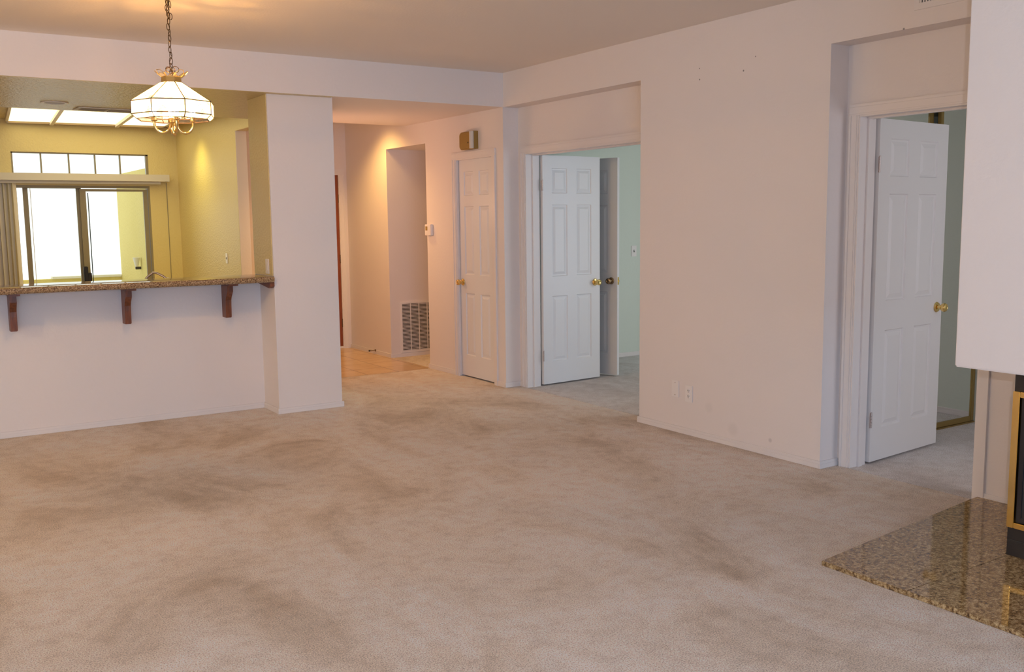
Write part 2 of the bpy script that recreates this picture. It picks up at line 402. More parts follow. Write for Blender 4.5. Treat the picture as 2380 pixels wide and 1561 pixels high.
base('baseboard_bedroom', (5.842, 7.95), (8.9, 7.95), 'baseboard on the pale green bedroom wall')
base('baseboard_small_bedroom', (6.60, 3.85), (6.60, .6), 'baseboard of the small bedroom reflected in the mirror')

# ------------------------------------------------------------------ door casings (local x along opening, wall face y=0 looking to -y)
def casing(name, loc, ang, w, h, depth, label, cw=.06, right=True, left=True, stop=True):
    bm = BM(); g = .0006
    def strip(x0, x1, z0, z1, horiz=False, flip=False):
        a = [(0, .24, .017), (.24, .84, .0125), (.84, 1.0, .009)]   # from the outer edge inward
        for u0, u1, t in a:
            if horiz: bx(bm, x0, x1, -t, -g, z1-(z1-z0)*u1, z1-(z1-z0)*u0)
            elif flip: bx(bm, x1-(x1-x0)*u1, x1-(x1-x0)*u0, -t, -g, z0, z1)
            else: bx(bm, x0+(x1-x0)*u0, x0+(x1-x0)*u1, -t, -g, z0, z1)
    if left: strip(-cw, 0, 0, h+cw*.0)
    if right: strip(w, w+cw, 0, h, flip=True)
    strip(-cw if left else 0, w+cw if right else w, h, h+cw, horiz=True)
    # jamb lining with stop
    j = .018
    bx(bm, 0, j*.5, -.004, depth, 0, h-j*.5); bx(bm, w-j*.5, w, -.004, depth, 0, h-j*.5); bx(bm, 0, w, -.004, depth, h-j*.5, h)
    s0, s1 = depth*.45, depth*.70
    if stop: bx(bm, j*.5, j*.5+.011, s0, s1, 0, h-.020); bx(bm, w-j*.5-.011, w-j*.5, s0, s1, 0, h-.020); bx(bm, j*.5, w-j*.5, s0, s1, h-.020, h-.009)
    o = obj(name, bm, M['trim']); o.location = loc; o.rotation_euler = (0, 0, ang)
    return tag(o, label, 'door casing', kind='structure')
casing('trim_1', (XB, 6.99, 0), -pi/2, 1.57, 2.055, .14, 'white moulded casing of the double doorway')
casing('trim_2', (XB, 3.575, 0), -pi/2, .785, 2.055, .14, 'white moulded casing of the doorway beside the fireplace')
casing('trim_3', (XR, 7.927, 0), -pi/2, .644, 2.052, .02, 'white casing around the narrow closet door', stop=False)
casing('trim_4', (3.53, 10.49, 0), 0, .92, 2.03, .02, 'white casing of the brown entry door', stop=False)

# ------------------------------------------------------------------ six panel doors
def panel_leaf(w, h, t, cols, rows):
    bm = BM()
    xs = sorted({0, w, *[v for c in cols for v in c]}); zs = sorted({0, h, *[v for r in rows for v in r]})
    for side in (0, 1):
        y = 0 if side == 0 else t; sg = 1 if side == 0 else -1
        def V(x, z, d): return bm.verts.new((x, y + sg*d, z))
        for xa, xb in zip(xs, xs[1:]):
            for za, zb in zip(zs, zs[1:]):
                if (xa, xb) in cols and (za, zb) in rows:
                    loops = []
                    for ins, d in ((0, 0), (.006, .008), (.016, .009), (.040, .0025)):
                        loops.append([V(xa+ins, za+ins, d), V(xb-ins, za+ins, d), V(xb-ins, zb-ins, d), V(xa+ins, zb-ins, d)])
                    for a, b in zip(loops, loops[1:]):
                        for i in range(4): bm.faces.new((a[i], a[(i+1) % 4], b[(i+1) % 4], b[i]))
                    bm.faces.new(loops[-1])
                else:
                    bm.faces.new([V(xa, za, 0), V(xb, za, 0), V(xb, zb, 0), V(xa, zb, 0)])
    def q(*p): bm.faces.new([bm.verts.new(v) for v in p])
    q((0, 0, 0), (0, t, 0), (0, t, h), (0, 0, h)); q((w, 0, 0), (w, t, 0), (w, t, h), (w, 0, h))
    q((0, 0, h), (w, 0, h), (w, t, h), (0, t, h)); q((0, 0, 0), (w, 0, 0), (w, t, 0), (0, t, 0))
    bmesh.ops.remove_doubles(bm, verts=bm.verts, dist=.00005)
    return bm
ROWS = [(.20, .79), (.965, 1.60), (1.70, 1.92)]
def cols_for(w):
    s = .155*w; mw = .16*w; c = (w - 2*s - mw)/2
    return [(s, s+c), (w-s-c, w-s)]
def knob_bm(direction=-1, y=0):
    # lathe along local -y: rose plate, neck, round knob with flat face
    bm = BM()
    prof = [(0, 0), (.032, 0), (.033, .004), (.028, .011), (.014, .014), (.011, .020), (.012, .030), (.022, .036), (.027, .046), (.028, .055), (.024, .064), (.014, .068), (.012, .0665), (0, .0665)]
    mt = Matrix.Translation((0, y, 0)) @ Matrix.Rotation(pi/2 * (1 if direction < 0 else -1), 4, 'X')
    lathe(bm, prof, 28, mt)
    return bm
def hinge_bm():
    bm = BM()
    bx(bm, -.008, .007, -.0015, .0005, -.045, .045)
    for i in range(5):
        z = -.045 + i*.018
        tube(bm, [(0, -.005, z+.0008), (0, -.005, z+.0172)], .0055, 10)
    lathe(bm, [(0, .045), (.006, .045), (.006, .049), (0, .052)], 10, Matrix.Translation((0, -.005, 0)))
    return bm
def six_panel(name, loc, ang, w, label, knob_x, hinges, hinge_x, kn='brass', back=True, latch=None, z0=.014, h=2.03):
    root = empty(name, loc, ang); tag(root, label, 'door', kind='structure')
    lf = obj('leaf', panel_leaf(w, h, .035, cols_for(w), ROWS), M['door'], root, loc=(0, 0, z0))
    k = obj('door_knob', knob_bm(), M[kn], root, True, loc=(knob_x, -.0004, .905))
    if back: obj('door_knob', knob_bm(1), M[kn], root, True, loc=(knob_x, .0354, .905))
    for z in hinges: obj('hinge', hinge_bm(), M['steel'], root, True, loc=(hinge_x, -.0006, z))
    if latch:
        bm = BM(); bx(bm, w+.0003, w+.002, .006, .029, .87, .94); bx(bm, w+.0015, w+.010, .013, .023, .896, .914)
        obj('latch_plate', bm, M['brass'], root)
    return root
six_panel('door_1', (4.857, 6.957, 0), rad(4.1), .675, 'open white six panel door in the double doorway with brass knob', .615, [.27, 1.78], -.003, latch=True)
six_panel('door_2', (4.857, 3.549, 0), rad(5.2), .78, 'open white six panel door beside the fireplace with brass knob', .715, [.27, 1.78], -.003, latch=True)
six_panel('door_3', (4.566, 7.922, 0), -pi/2, .634, 'closed narrow white six panel closet door under the door chime', .055, [.24, 1.80], .637, back=False)
six_panel('door_4', (5.487, 7.640, 0), rad(-71.5), .705, 'shaded half open six panel door inside the bedroom with antique knob', .640, [.27, 1.78], -.003, kn='antique', latch=True)
# entry door
r = empty('door_5', (3.54, 10.50, 0)); tag(r, 'red brown wooden entry door at the end of the hall', 'door', kind='structure')
bm = BM(); bx(bm, 0, .90, 0, .045, .03, 2.02, bev=.002); obj('leaf', bm, M['entry'], r)
for z in (.30, 1.05, 1.75):
    o = obj('hinge', hinge_bm(), M['antique'], r, True, loc=(.902, -.001, z))
bm = BM(); bx(bm, 0, .90, -.012, .05, .004, .028); obj('threshold', bm, M['white_plastic'], r)
bm = knob_bm(); obj('door_knob', bm, M['brass'], r, True, loc=(.07, 0, .95))

# ------------------------------------------------------------------ bar counter and brackets
bm = BM()
y0, y1, zb, zt = 7.125, 7.585, 1.032, 1.076
prof = [(y1, zb), (y1, zt)] + [(y0 + .012 - .012*sin(a), zt - .012 + .012*cos(a)) for a in [i*pi/2/5 for i in range(6)]] + [(y0 + .020 - .020*cos(a), zb + .020 - .020*sin(a)) for a in [i*pi/2/5 for i in range(6)]]
ra = [bm.verts.new((-4.59, y, z)) for y, z in prof]; rb = [bm.verts.new((2.470, y, z)) for y, z in prof]
for i in range(len(prof)):
    j = (i+1) % len(prof); bm.faces.new((ra[i], ra[j], rb[j], rb[i]))
bm.faces.new(ra[::-1]); bm.faces.new(rb)
bmesh.ops.remove_doubles(bm, verts=bm.verts, dist=.0003)
tag(obj('bar_counter', bm, M['counter'], smooth=True), 'polished brown granite bar top with rounded edge on the half wall', 'counter')

def corbel(loc, label, first=None):
    if first:
        r = first.copy(); COL.objects.link(r); r.location = loc
        for ch in first.children:
            c = ch.copy(); COL.objects.link(c); c.parent = r
    else:
        r = empty('corbel', loc)
        bm = BM()   # side profile in y (outward -y) and z, thickness in x
        pr = [(-.001, 0), (-.10, 0), (-.105, .10), (-.10, .135), (-.112, .16), (-.145, .19), (-.165, .205), (-.165, .252), (-.001, .252)]
        # smooth the concave throat
        a = [bm.verts.new((-.022, y, z)) for y, z in pr]; b = [bm.verts.new((.022, y, z)) for y, z in pr]
        for i in range(len(pr)):
            j = (i+1) % len(pr); bm.faces.new((a[i], a[j], b[j], b[i]))
        bm.faces.new(a[::-1]); bm.faces.new(b)
        bmesh.ops.bevel(bm, geom=[e for e in bm.edges if abs(e.verts[0].co.x - e.verts[1].co.x) < 1e-6 and e.verts[0].co.y < -.01], offset=.004, segments=2, affect='EDGES')
        obj('bracket', bm, M['wood'], r)
        bm = BM(); bx(bm, -.036, .036, -.255, -.001, .253, .272, bev=.002); obj('mounting_plate', bm, M['wood'], r)
    return tag(r, label, 'bracket', 'wooden brackets under the bar counter')
zc = 1.0315 - .2725
c0 = corbel((.70, 7.50, zc), 'dark wooden bracket under the bar, nearest the left picture edge')
corbel((1.45, 7.50, zc), 'dark wooden bracket under the bar, middle one below the chandelier', c0)
corbel((2.19, 7.50, zc), 'dark wooden bracket under the bar, nearest the white column', c0)
bm = BM()
poly_pts = [(7.155, 1.0315), (7.155, 1.000), (7.19, .985), (7.42, 1.012), (7.42, 1.0315)]
a = [bm.verts.new((2.444, y, z)) for y, z in poly_pts]; b = [bm.verts.new((2.478, y, z)) for y, z in poly_pts]
for i in range(5): bm.faces.new((a[i], a[(i+1) % 5], b[(i+1) % 5], b[i]))
bm.faces.new(a[::-1]); bm.faces.new(b)
tag(obj('wood_cleat', bm, M['wood']), 'small dark wooden cleat between the bar end and the column', 'cleat')

# ------------------------------------------------------------------ wall plates
def plate(name, loc, ang, w, h, label, cat, kind):
    r = empty(name, loc, ang)
    bm = BM(); bx(bm, -w/2, w/2, -.006, -.0008, -h/2, h/2, bev=.002); obj('cover_plate', bm, M['white_plastic'], r)
    if kind == 'outlet':
        for s in (1, -1):
            bm = BM(); lathe(bm, [(0, .0088), (.0145, .0088), (.0165, .0062), (.0165, .004)], 24, Matrix.Translation((0, 0, s*.0195)) @ Matrix.Rotation(pi/2, 4, 'X'))
            f = obj('socket', bm, M['white_plastic'], r)
            bm = BM()
            for dx in (-.0065, .0065): bx(bm, dx-.0014, dx+.0014, -.0094, -.0089, s*.0195, s*.0195+.009)
            lathe(bm, [(0, .0094), (.0028, .0094), (.0028, .0089)], 10, Matrix.Translation((0, 0, s*.0195-.0065)) @ Matrix.Rotation(pi/2, 4, 'X'))
            obj('slots', bm, M['dark'], f)
    if kind == 'switch':
        bm = BM(); bx(bm, -.006, .006, -.008, -.0062, -.013, .013); obj('toggle_slot', bm, M['dark'], r)
        bm = BM(); bx(bm, -.004, .004, -.018, -.0082, -.002, .009, bev=.001); obj('toggle', bm, M['white_plastic'], r)
    if kind == 'rocker':
        bm = BM(); bx(bm, -.017, .017, -.009, -.0062, -.033, .033, bev=.001); obj('rocker', bm, M['white_plastic'], r)
    if kind == 'blank':
        for s in (1, -1):
            bm = BM(); lathe(bm, [(0, .0075), (.003, .0075), (.003, .0062)], 10, Matrix.Translation((0, 0, s*.042)) @ Matrix.Rotation(pi/2, 4, 'X')); obj('screw', bm, M['antique'], r)
    return tag(r, label, cat)
plate('blank_plate', (XR, 4.905, .305), -pi/2, .072, .116, 'plain blank white plate low on the wide wall', 'wall plate', 'blank')
plate('wall_outlet', (XR, 4.770, .287), -pi/2, .072, .116, 'white duplex outlet low on the wide right wall', 'outlet', 'outlet')
plate('light_switch', (6.74, 7.95, 1.136), 0, .072, .116, 'white light switch on the pale green bedroom wall', 'light switch', 'switch')
plate('kitchen_outlet', (3.24, 10.92, 1.088), -pi/2, .075, .116, 'cream outlet on the yellow lit kitchen wall', 'outlet', 'switch')
plate('rocker_switch', (2.475, 7.285, 1.150), -pi/2, .075, .116, 'cream rocker plate on the column above the bar', 'light switch', 'rocker')

# thermostat
r = empty('thermostat', (XR, 8.462, 1.395), -pi/2)
bm = BM(); bx(bm, -.062, .062, -.030, -.0008, -.055, .055, bev=.004); obj('housing', bm, M['white_plastic'], r)
bm = BM(); bx(bm, -.045, -.005, -.0312, -.0302, -.005, .035); obj('display', bm, M['screen'], r)
tag(r, 'small white thermostat with tan display left of the closet door', 'thermostat')
# door chime
r = empty('door_chime', (XR, 7.66, 2.205), -pi/2)
bm = BM(); d = .055
pts = []
for cx, cz, a0 in ((-.075, -.045, pi), (.145, -.0795, None), (.145, .0795, None), (-.075, .045, pi/2)):
    if a0 is None: pts.append((cx, cz))
    else:
        for i in range(5):
            a = a0 + (i*pi/2/4 if a0 == pi else i*pi/2/4)
            pts.append((cx + .035*cos(a), cz + .035*sin(a)))
a = [bm.verts.new((x, -d, z)) for x, z in pts]; b = [bm.verts.new((x, -.0008, z)) for x, z in pts]
for i in range(len(pts)): bm.faces.new((a[i], a[(i+1) % len(pts)], b[(i+1) % len(pts)], b[i]))
bm.faces.new(a); bm.faces.new(b[::-1])
bmesh.ops.bevel(bm, geom=[e for e in bm.edges if e.verts[0].co.y < -.05 and e.verts[1].co.y < -.05], offset=.010, segments=3, affect='EDGES')
obj('cover', bm, M['oldbrass'], r)
bm = BM(); tube(bm, [(.118, -.052, -.076), (.118, -.052, .076)], .024, 20); obj('chime_tube', bm, M['vinyl'], r, True)
bm = BM(); lathe(bm, [(0, .0570), (.007, .0570), (.007, .054)], 14, Matrix.Translation((.055, 0, -.02)) @ Matrix.Rotation(pi/2, 4, 'X')); obj('speaker_hole', bm, M['dark'], r)
tag(r, 'tarnished brass door chime box above the closet door', 'door chime')

# ------------------------------------------------------------------ return air grille
r = empty('return_air_grille', (4.662, 9.42, .045))
GW, GH, fr = .56, .56, .022
bm = BM()
bx(bm, 0, GW, -.008, -.0008, 0, fr); bx(bm, 0, GW, -.008, -.0008, GH-fr, GH); bx(bm, 0, fr, -.008, -.0008, fr, GH-fr); bx(bm, GW-fr, GW, -.008, -.0008, fr, GH-fr)
obj('frame', bm, M['white_plastic'], r)
bm = BM()
for i in range(1, 5):
    x = fr + (GW-2*fr)*i/5 ; bx(bm, x-.004, x+.004, -.008, -.002, fr, GH-fr)
obj('mullion', bm, M['white_plastic'], r)
bm = BM(); bx(bm, fr, GW-fr, -.0012, -.0008, fr, GH-fr); obj('backing', bm, M['dark'], r)
bm = BM(); nl = 34
for i in range(nl):
    z = fr + (GH-2*fr)*(i+.5)/nl
    vs = [bm.verts.new(p) for p in ((fr, -.0072, z-.0042), (GW-fr, -.0072, z-.0042), (GW-fr, -.0020, z+.0016), (fr, -.0020, z+.0016), (fr, -.0068, z-.0052), (GW-fr, -.0068, z-.0052), (GW-fr, -.0016, z+.0006), (fr, -.0016, z+.0006))]
    for f in ((0, 1, 2, 3), (7, 6, 5, 4), (0, 4, 5, 1), (1, 5, 6, 2), (2, 6, 7, 3), (3, 7, 4, 0)): bm.faces.new([vs[k] for k in f])
obj('louvers', bm, M['white_plastic'], r)
tag(r, 'large white louvered return air grille low in the alcove', 'air grille')
# door stop
r = empty('door_stop', (XR-.0125, 9.80, .045), -pi/2)
bm = BM(); lathe(bm, [(0, 0), (.013, 0), (.012, .006), (0, .006)], 14, Matrix.Rotation(pi/2, 4, 'X')); obj('mount', bm, M['antique'], r)
bm = BM(); tube(bm, [(.006*cos(i*.9), -.006-i*.0009, .006*sin(i*.9)) for i in range(70)], .0013, 5); obj('spring', bm, M['antique'], r, True)
bm = BM(); lathe(bm, [(0, .069), (.008, .069), (.009, .082), (0, .084)], 14, Matrix.Rotation(pi/2, 4, 'X')); obj('tip', bm, M['dark'], r)
tag(r, 'small dark spring door stop at the foot of the hall wall', 'door stop')
# supply vent high on the right wall
r = empty('supply_vent', (XR, 3.12, 2.555), -pi/2)
bm = BM(); VW, VH = .62, .17
bx(bm, -.02, VW, -.006, -.0008, -.02, .012); bx(bm, -.02, VW, -.006, -.0008, VH-.03, VH); bx(bm, -.02, .010, -.006, -.0008, .012, VH-.03); bx(bm, VW-.03, VW, -.006, -.0008, .012, VH-.03)
obj('frame', bm, M['trim'], r)
bm = BM(); bx(bm, .010, VW-.03, -.0014, -.0008, .012, VH-.03); obj('backing', bm, M['dark'], r)
bm = BM()
for i in range(36):
    x = .014 + i*.0158; bx(bm, x, x+.008, -.0075, -.0015, .012, VH-.03)
obj('louvers', bm, M['trim'], r)
tag(r, 'white supply vent high on the wall above the fireplace side niche', 'air vent')

# ------------------------------------------------------------------ kitchen windows
SL = ('structure',)
r = empty('window_1', (0, 12.9, 0)); tag(r, 'long narrow five pane transom window above the valance', 'window', kind='structure')
bm = BM()
x0, x1, z0, z1 = 1.32, 2.88, 2.10, 2.36
bx(bm, x0, x1, .02, .08, z1-.014, z1); bx(bm, x0, x1, .02, .08, z0, z0+.012); bx(bm, x0, x0+.02, .02, .08, z0, z1); bx(bm, x1-.025, x1, .02, .08, z0, z1)
obj('window_frame', bm, M['alu'], r)
xm = [1.34, 1.645, 1.955, 2.254, 2.547, 2.857]
for x in xm[1:-1]:
    bm = BM(); bx(bm, x-.008, x+.008, .03, .07, z0+.012, z1-.014); obj('mullion', bm, M['alu'], r)
for a_, b_ in zip(xm, xm[1:]):
    bm = BM(); bx(bm, a_+.008, b_-.008, .048, .052, z0+.012, z1-.014); obj('pane', bm, M['pane'], r)
r = empty('door_6', (0, 12.9, 0)); tag(r, 'bronze framed sliding glass patio door of the kitchen', 'sliding door', kind='structure')
bm = BM()
bx(bm, 1.32, 2.88, .0, .12, 1.935, 1.965); bx(bm, 1.32, 1.355, 0, .12, 0, 1.935); bx(bm, 2.855, 2.88, 0, .12, 0, 1.935); bx(bm, 1.32, 2.88, 0, .12, 0, .03)
obj('door_frame', bm, M['alu'], r)
def sash(xa, xb, ya, yb, ztop, wl, wr, name):
    bm = BM(); bx(bm, xa, xa+wl, ya, yb, .03, ztop); bx(bm, xb-wr, xb, ya, yb, .03, ztop); bx(bm, xa+wl, xb-wr, ya, yb, ztop-.03, ztop); bx(bm, xa+wl, xb-wr, ya, yb, .03, .10)
    s = obj(name, bm, M['alu'], r)
    bm = BM(); bx(bm, xa+wl, xb-wr, (ya+yb)/2-.002, (ya+yb)/2+.002, .10, ztop-.03); obj('pane', bm, M['pane'], s)
    return s
sash(1.425, 2.075, .06, .09, 1.96, .055, .058, 'fixed_sash')
s2 = sash(2.05, 2.85, .015, .045, 1.925, .07, .05, 'sliding_sash')
bm = BM(); bx(bm, 1.50, 1.506, .02, .03, .03, 1.935); obj('screen_edge', bm, M['vinyl'], r)
bm = BM(); bx(bm, 2.145, 2.155, .05, .06, .1, 1.88); obj('screen_stile', bm, M['black'], r)
bm = BM(); bx(bm, 2.035, 2.085, -.035, .014, .72, .97, bev=.008); bx(bm, 2.085, 2.125, -.03, -.012, .76, .89, bev=.005); obj('pull_handle', bm, M['black'], r)
# valance and vertical blinds
bm = BM(); bx(bm, -.6, 3.10, 12.76, 12.775, 2.020, 2.105); bx(bm, -.6, 3.10, 12.775, 12.899, 2.095, 2.105); bx(bm, 3.085, 3.10, 12.775, 12.899, 2.02, 2.095)
tag(obj('blind_valance', bm, M['vinyl']), 'cream valance shelf above the sliding door', 'valance')
r = empty('vertical_blinds', (0, 12.83, 0)); tag(r, 'stack of cream vertical blinds left of the sliding door', 'blinds')
bm = BM(); bx(bm, .4, 3.0, -.02, .02, 1.985, 2.018); obj('head_rail', bm, M['vinyl'], r)
for i in range(11):
    x = 1.325 - i*.052; bm = BM()
    n_ = 7; w_ = .089; ang = rad(62 + random.uniform(-10, 10)); tx = random.uniform(0, .02)
    A, B = [], []
    for k in range(n_):
        u = (k/(n_-1) - .5)*w_; c = .010*(1 - (2*k/(n_-1)-1)**2)
        px = x + u*cos(ang) - c*sin(ang); py = u*sin(ang) + c*cos(ang)
        for lst, off in ((A, 0), (B, .0012)):
            lst.append((bm.verts.new((px + off*sin(ang), py - off*cos(ang), 1.984)), bm.verts.new((px + off*sin(ang) + tx*.6, py - off*cos(ang), .04))))
    for lst in (A, B):
        for p, q_ in zip(lst, lst[1:]): bm.faces.new((p[0], q_[0], q_[1], p[1]))
    for e in (0, -1): bm.faces.new((A[e][0], A[e][1], B[e][1], B[e][0]))
    obj('vane', bm, M['vane'], r, True)
struct('trim_5', [(3.085, 3.093, 12.894, 12.8995, 0, 2.01)], M['alu'], 'thin vertical trim bead right of the sliding door', 'trim')

# patio outside
struct('wall_patio', [(-1.5, 3.4, 15.4, 15.55, 0, .70)], M['stucco'], 'low yellow stucco patio wall outside the sliding door', 'wall')
struct('wall_patio_side', [(2.96, 3.15, 13.06, 15.4, 0, 2.22)], M['stucco'], 'tall yellow stucco patio wall outside at the right', 'wall')
struct('floor_patio', [(-1.5, 3.4, 13.05, 15.55, -.1, 0)], M['cap'], 'pale patio floor outside the sliding door', 'floor')
bm = BM(); bx(bm, 2.0, 2.955, 15.37, 15.58, .7005, .735, bev=.004)
tag(obj('wall_cap', bm, M['cap']), 'white cap on the low patio wall', 'wall cap', kind='structure')
r = empty('patio_wall_light', (2.955, 14.02, .86))
bm = BM(); lathe(bm, [(0, .04), (.022, .04), (.048, .16), (.052, .165), (.044, .165), (0, .15)], 18, Matrix.Translation((-.056, 0, 0))); obj('shade', bm, M['cap'], r)
bm = BM(); bx(bm, -.075, -.0005, -.012, .012, .0, .038, bev=.003); obj('mount', bm, M['black'], r)
tag(r, 'small white tapered lamp on the yellow patio side wall', 'wall lamp')

# ------------------------------------------------------------------ luminous ceiling fixture
r = empty('luminous_ceiling_light', (1.315, 12.86, 2.735), rad(-4.3))
# local frame: x to the right, y back toward the lip (negative)
bm = BM(); bx(bm, -.02, 1.78, -.03, 0, -.050, -.001); obj('rear_rail', bm, M['antique'], r)
bm = BM(); bx(bm, -.03, 0, -3.6, -.031, -.035, -.001); bx(bm, 1.74, 1.78, -3.6, -.031, -.035, -.001); obj('side_rail', bm, M['trim'], r)
for i, x in enumerate((.46, 1.19)):
    bm = BM(); bx(bm, x-.02, x+.02, -3.6, -.0, -.062, -.030); obj('divider', bm, M['trim'], r)
for xa, xb in ((.001, .458), (.462, 1.188), (1.192, 1.738)):
    bm = BM(); bx(bm, xa, xb, -3.6, -.031, -.028, -.018); obj('diffuser', bm, M['diffuser'], r)
tag(r, 'bright luminous fluorescent ceiling panels over the kitchen', 'ceiling light')
# recessed can and register in the dropped ceiling
r = empty('recessed_light', (1.20, 8.44, LZ-.0045))
bm = BM(); lathe(bm, [(.075, -.003), (.098, -.006), (.104, -.003), (.104, 0), (.075, 0), (.075, -.003)], 32); obj('trim_ring', bm, M['white_plastic'], r, True)
bm = BM(); lathe(bm, [(0, -.002), (.0745, -.002), (.0745, -.0005)], 32); obj('baffle', bm, M['wood'], r)
tag(r, 'round recessed light with pale ring in the dropped ceiling', 'recessed light')
r = empty('ceiling_register', (1.40, 8.74, LZ-.0045), rad(3))
bm = BM()
bx(bm, 0, .50, -.11, -.085, -.006, 0); bx(bm, 0, .50, .085, .11, -.006, 0); bx(bm, 0, .03, -.085, .085, -.006, 0); bx(bm, .47, .50, -.085, .085, -.006, 0); bx(bm, .243, .257, -.085, .085, -.006, 0)
obj('frame', bm, M['vinyl'], r)
bm = BM(); bx(bm, .03, .47, -.085, .085, -.0012, -.0006); obj('backing', bm, M['dark'], r)
bm = BM()
for i in range(34):
    x = .036 + i*.0129
    if abs(x - .25) < .012: continue
    bx(bm, x, x+.002, -.085, .085, -.010, -.0013)
obj('louvers', bm, M['vinyl'], r)
tag(r, 'rectangular supply register in the dropped ceiling beside the recessed light', 'air vent')

# ------------------------------------------------------------------ kitchen sink run behind the bar
bm = BM(); bx(bm, -4.5, 2.47, 7.64, 8.26, 0, .88)
tag(obj('base_cabinet', bm, M['trim']), 'kitchen base cabinet hidden behind the half wall', 'cabinet')
bm = BM(); bx(bm, -4.5, 2.47, 7.63, 8.28, .881, .915, bev=.004)
tag(obj('sink_counter', bm, M['counter']), 'lower kitchen worktop behind the half wall', 'counter')
r = empty('kitchen_faucet', (1.70, 8.10, .9155))
bm = BM(); lathe(bm, [(0, 0), (.028, 0), (.026, .012), (.016, .02), (.015, .09), (0, .095)], 18); obj('base', bm, M['steel'], r, True)
bm = BM(); P = [(0, 0, .07), (.01, -.005, .10), (.05, -.02, .150), (.09, -.04, .182), (.115, -.06, .178), (.155, -.09, .152), (.175, -.10, .132)]
tube(bm, P, .009, 12); lathe(bm, [(0, .135), (.013, .135), (.013, .15), (0, .152)], 12, Matrix.Translation((.185, -.105, -.01)))
obj('spout', bm, M['steel'], r, True)
tag(r, 'tip of a chrome faucet spout showing above the bar top', 'faucet')

# ------------------------------------------------------------------ mirrored wardrobe doors
def mirror_door(loc, w, h, label):
    r = empty('mirror_door', loc); f = .036
    bm = BM(); bx(bm, 0, f, -.012, .012, 0, h, bev=.003); bx(bm, w-f, w, -.012, .012, 0, h, bev=.003); bx(bm, f, w-f, -.012, .012, 0, f, bev=.003); bx(bm, f, w-f, -.012, .012, h-f, h, bev=.003)
    obj('frame', bm, M['oldbrass'], r)
    bm = BM(); bx(bm, f, w-f, -.004, .002, f, h-f); obj('mirror', bm, M['mirror'], r)
    return tag(r, label, 'mirror door', 'sliding mirrored wardrobe doors')
mirror_door((5.935, 3.885, .012), .54, 2.36, 'brass framed sliding mirror door showing right of the open door')
mirror_door((5.30, 3.925, .012), .62, 2.36, 'brass framed sliding mirror door mostly hidden behind the open door')
bm = BM(); bx(bm, 4.9, 6.478, 3.865, 3.945, .0005, .010); tag(obj('floor_track', bm, M['oldbrass']), 'brass floor track under the mirrored wardrobe doors', 'track')
bm = BM(); bx(bm, 4.9, 6.478, 3.865, 3.945, 2.39, 2.449); tag(obj('top_track', bm, M['oldbrass']), 'brass top track of the mirrored wardrobe doors', 'track')

# ------------------------------------------------------------------ fireplace and hearth
r = empty('hearth', (0, 0, 0))
bm = BM(); poly(bm, [(3.262, 2.192), (3.979, 2.192), (3.979, 2.210), (4.688, 2.31), (4.688, 2.762), (4.62, 2.757), (3.262, 2.602)], .0005, .021)
bmesh.ops.bevel(bm, geom=[e for e in bm.edges if min(v.co.z for v in e.verts) > .02], offset=.0012, segments=2, affect='EDGES')
obj('granite_slab', bm, M['granite'], r)
bm = BM(); bx(bm, 3.262, 3.979, .30, 2.1905, .0005, .021, bev=.0012); obj('granite_slab', bm, M['granite'], r)
tag(r, 'polished brown granite hearth on the carpet in front of the firebox', 'hearth')
r = empty('fireplace', (3.98, 2.203, 0))
bm = BM(); bx(bm, 0, .70, -1.75, 0, .0005, .873, bev=.002)
obj('surround', bm, M['black'], r)
# gold frame on the face (local face x=0, looking to -x)
bm = BM(); g0, g1 = -1.66, -.006
bx(bm, -.022, -.0005, g1-.030, g1, .150, .742, bev=.002); bx(bm, -.022, -.0005, g0, g0+.030, .150, .742, bev=.002)
bx(bm, -.022, -.0005, g0+.0305, g1-.0305, .718, .742, bev=.002); bx(bm, -.022, -.0005, g0+.0305, g1-.0305, .150, .174, bev=.002)
obj('gold_frame', bm, M['brass'], r)
bm = BM()
for k in range(4):
    a_ = g0+.034 + k*((g1-g0-.068)/4); b_ = a_ + (g1-g0-.068)/4 - .004
    bx(bm, -.016, -.004, a_, a_+.020, .178, .714); bx(bm, -.016, -.004, b_-.020, b_, .178, .714)
    bx(bm, -.016, -.004, a_+.020, b_-.020, .694, .714); bx(bm, -.016, -.004, a_+.020, b_-.020, .178, .198)
obj('door_frame', bm, M['black'], r)
bm = BM()
for k in range(4):
    a_ = g0+.034 + k*((g1-g0-.068)/4); b_ = a_ + (g1-g0-.068)/4 - .004
    bx(bm, -.012, -.008, a_+.020, b_-.020, .198, .694)
obj('glass_door', bm, M['soot'], r)
bm = BM(); bx(bm, -.006, -.0006, -1.70, -.004, .088, .094); obj('base_seam', bm, M['soot'], r)
tag(r, 'black fireplace box with gold trimmed glass doors under the chimney breast', 'fireplace')

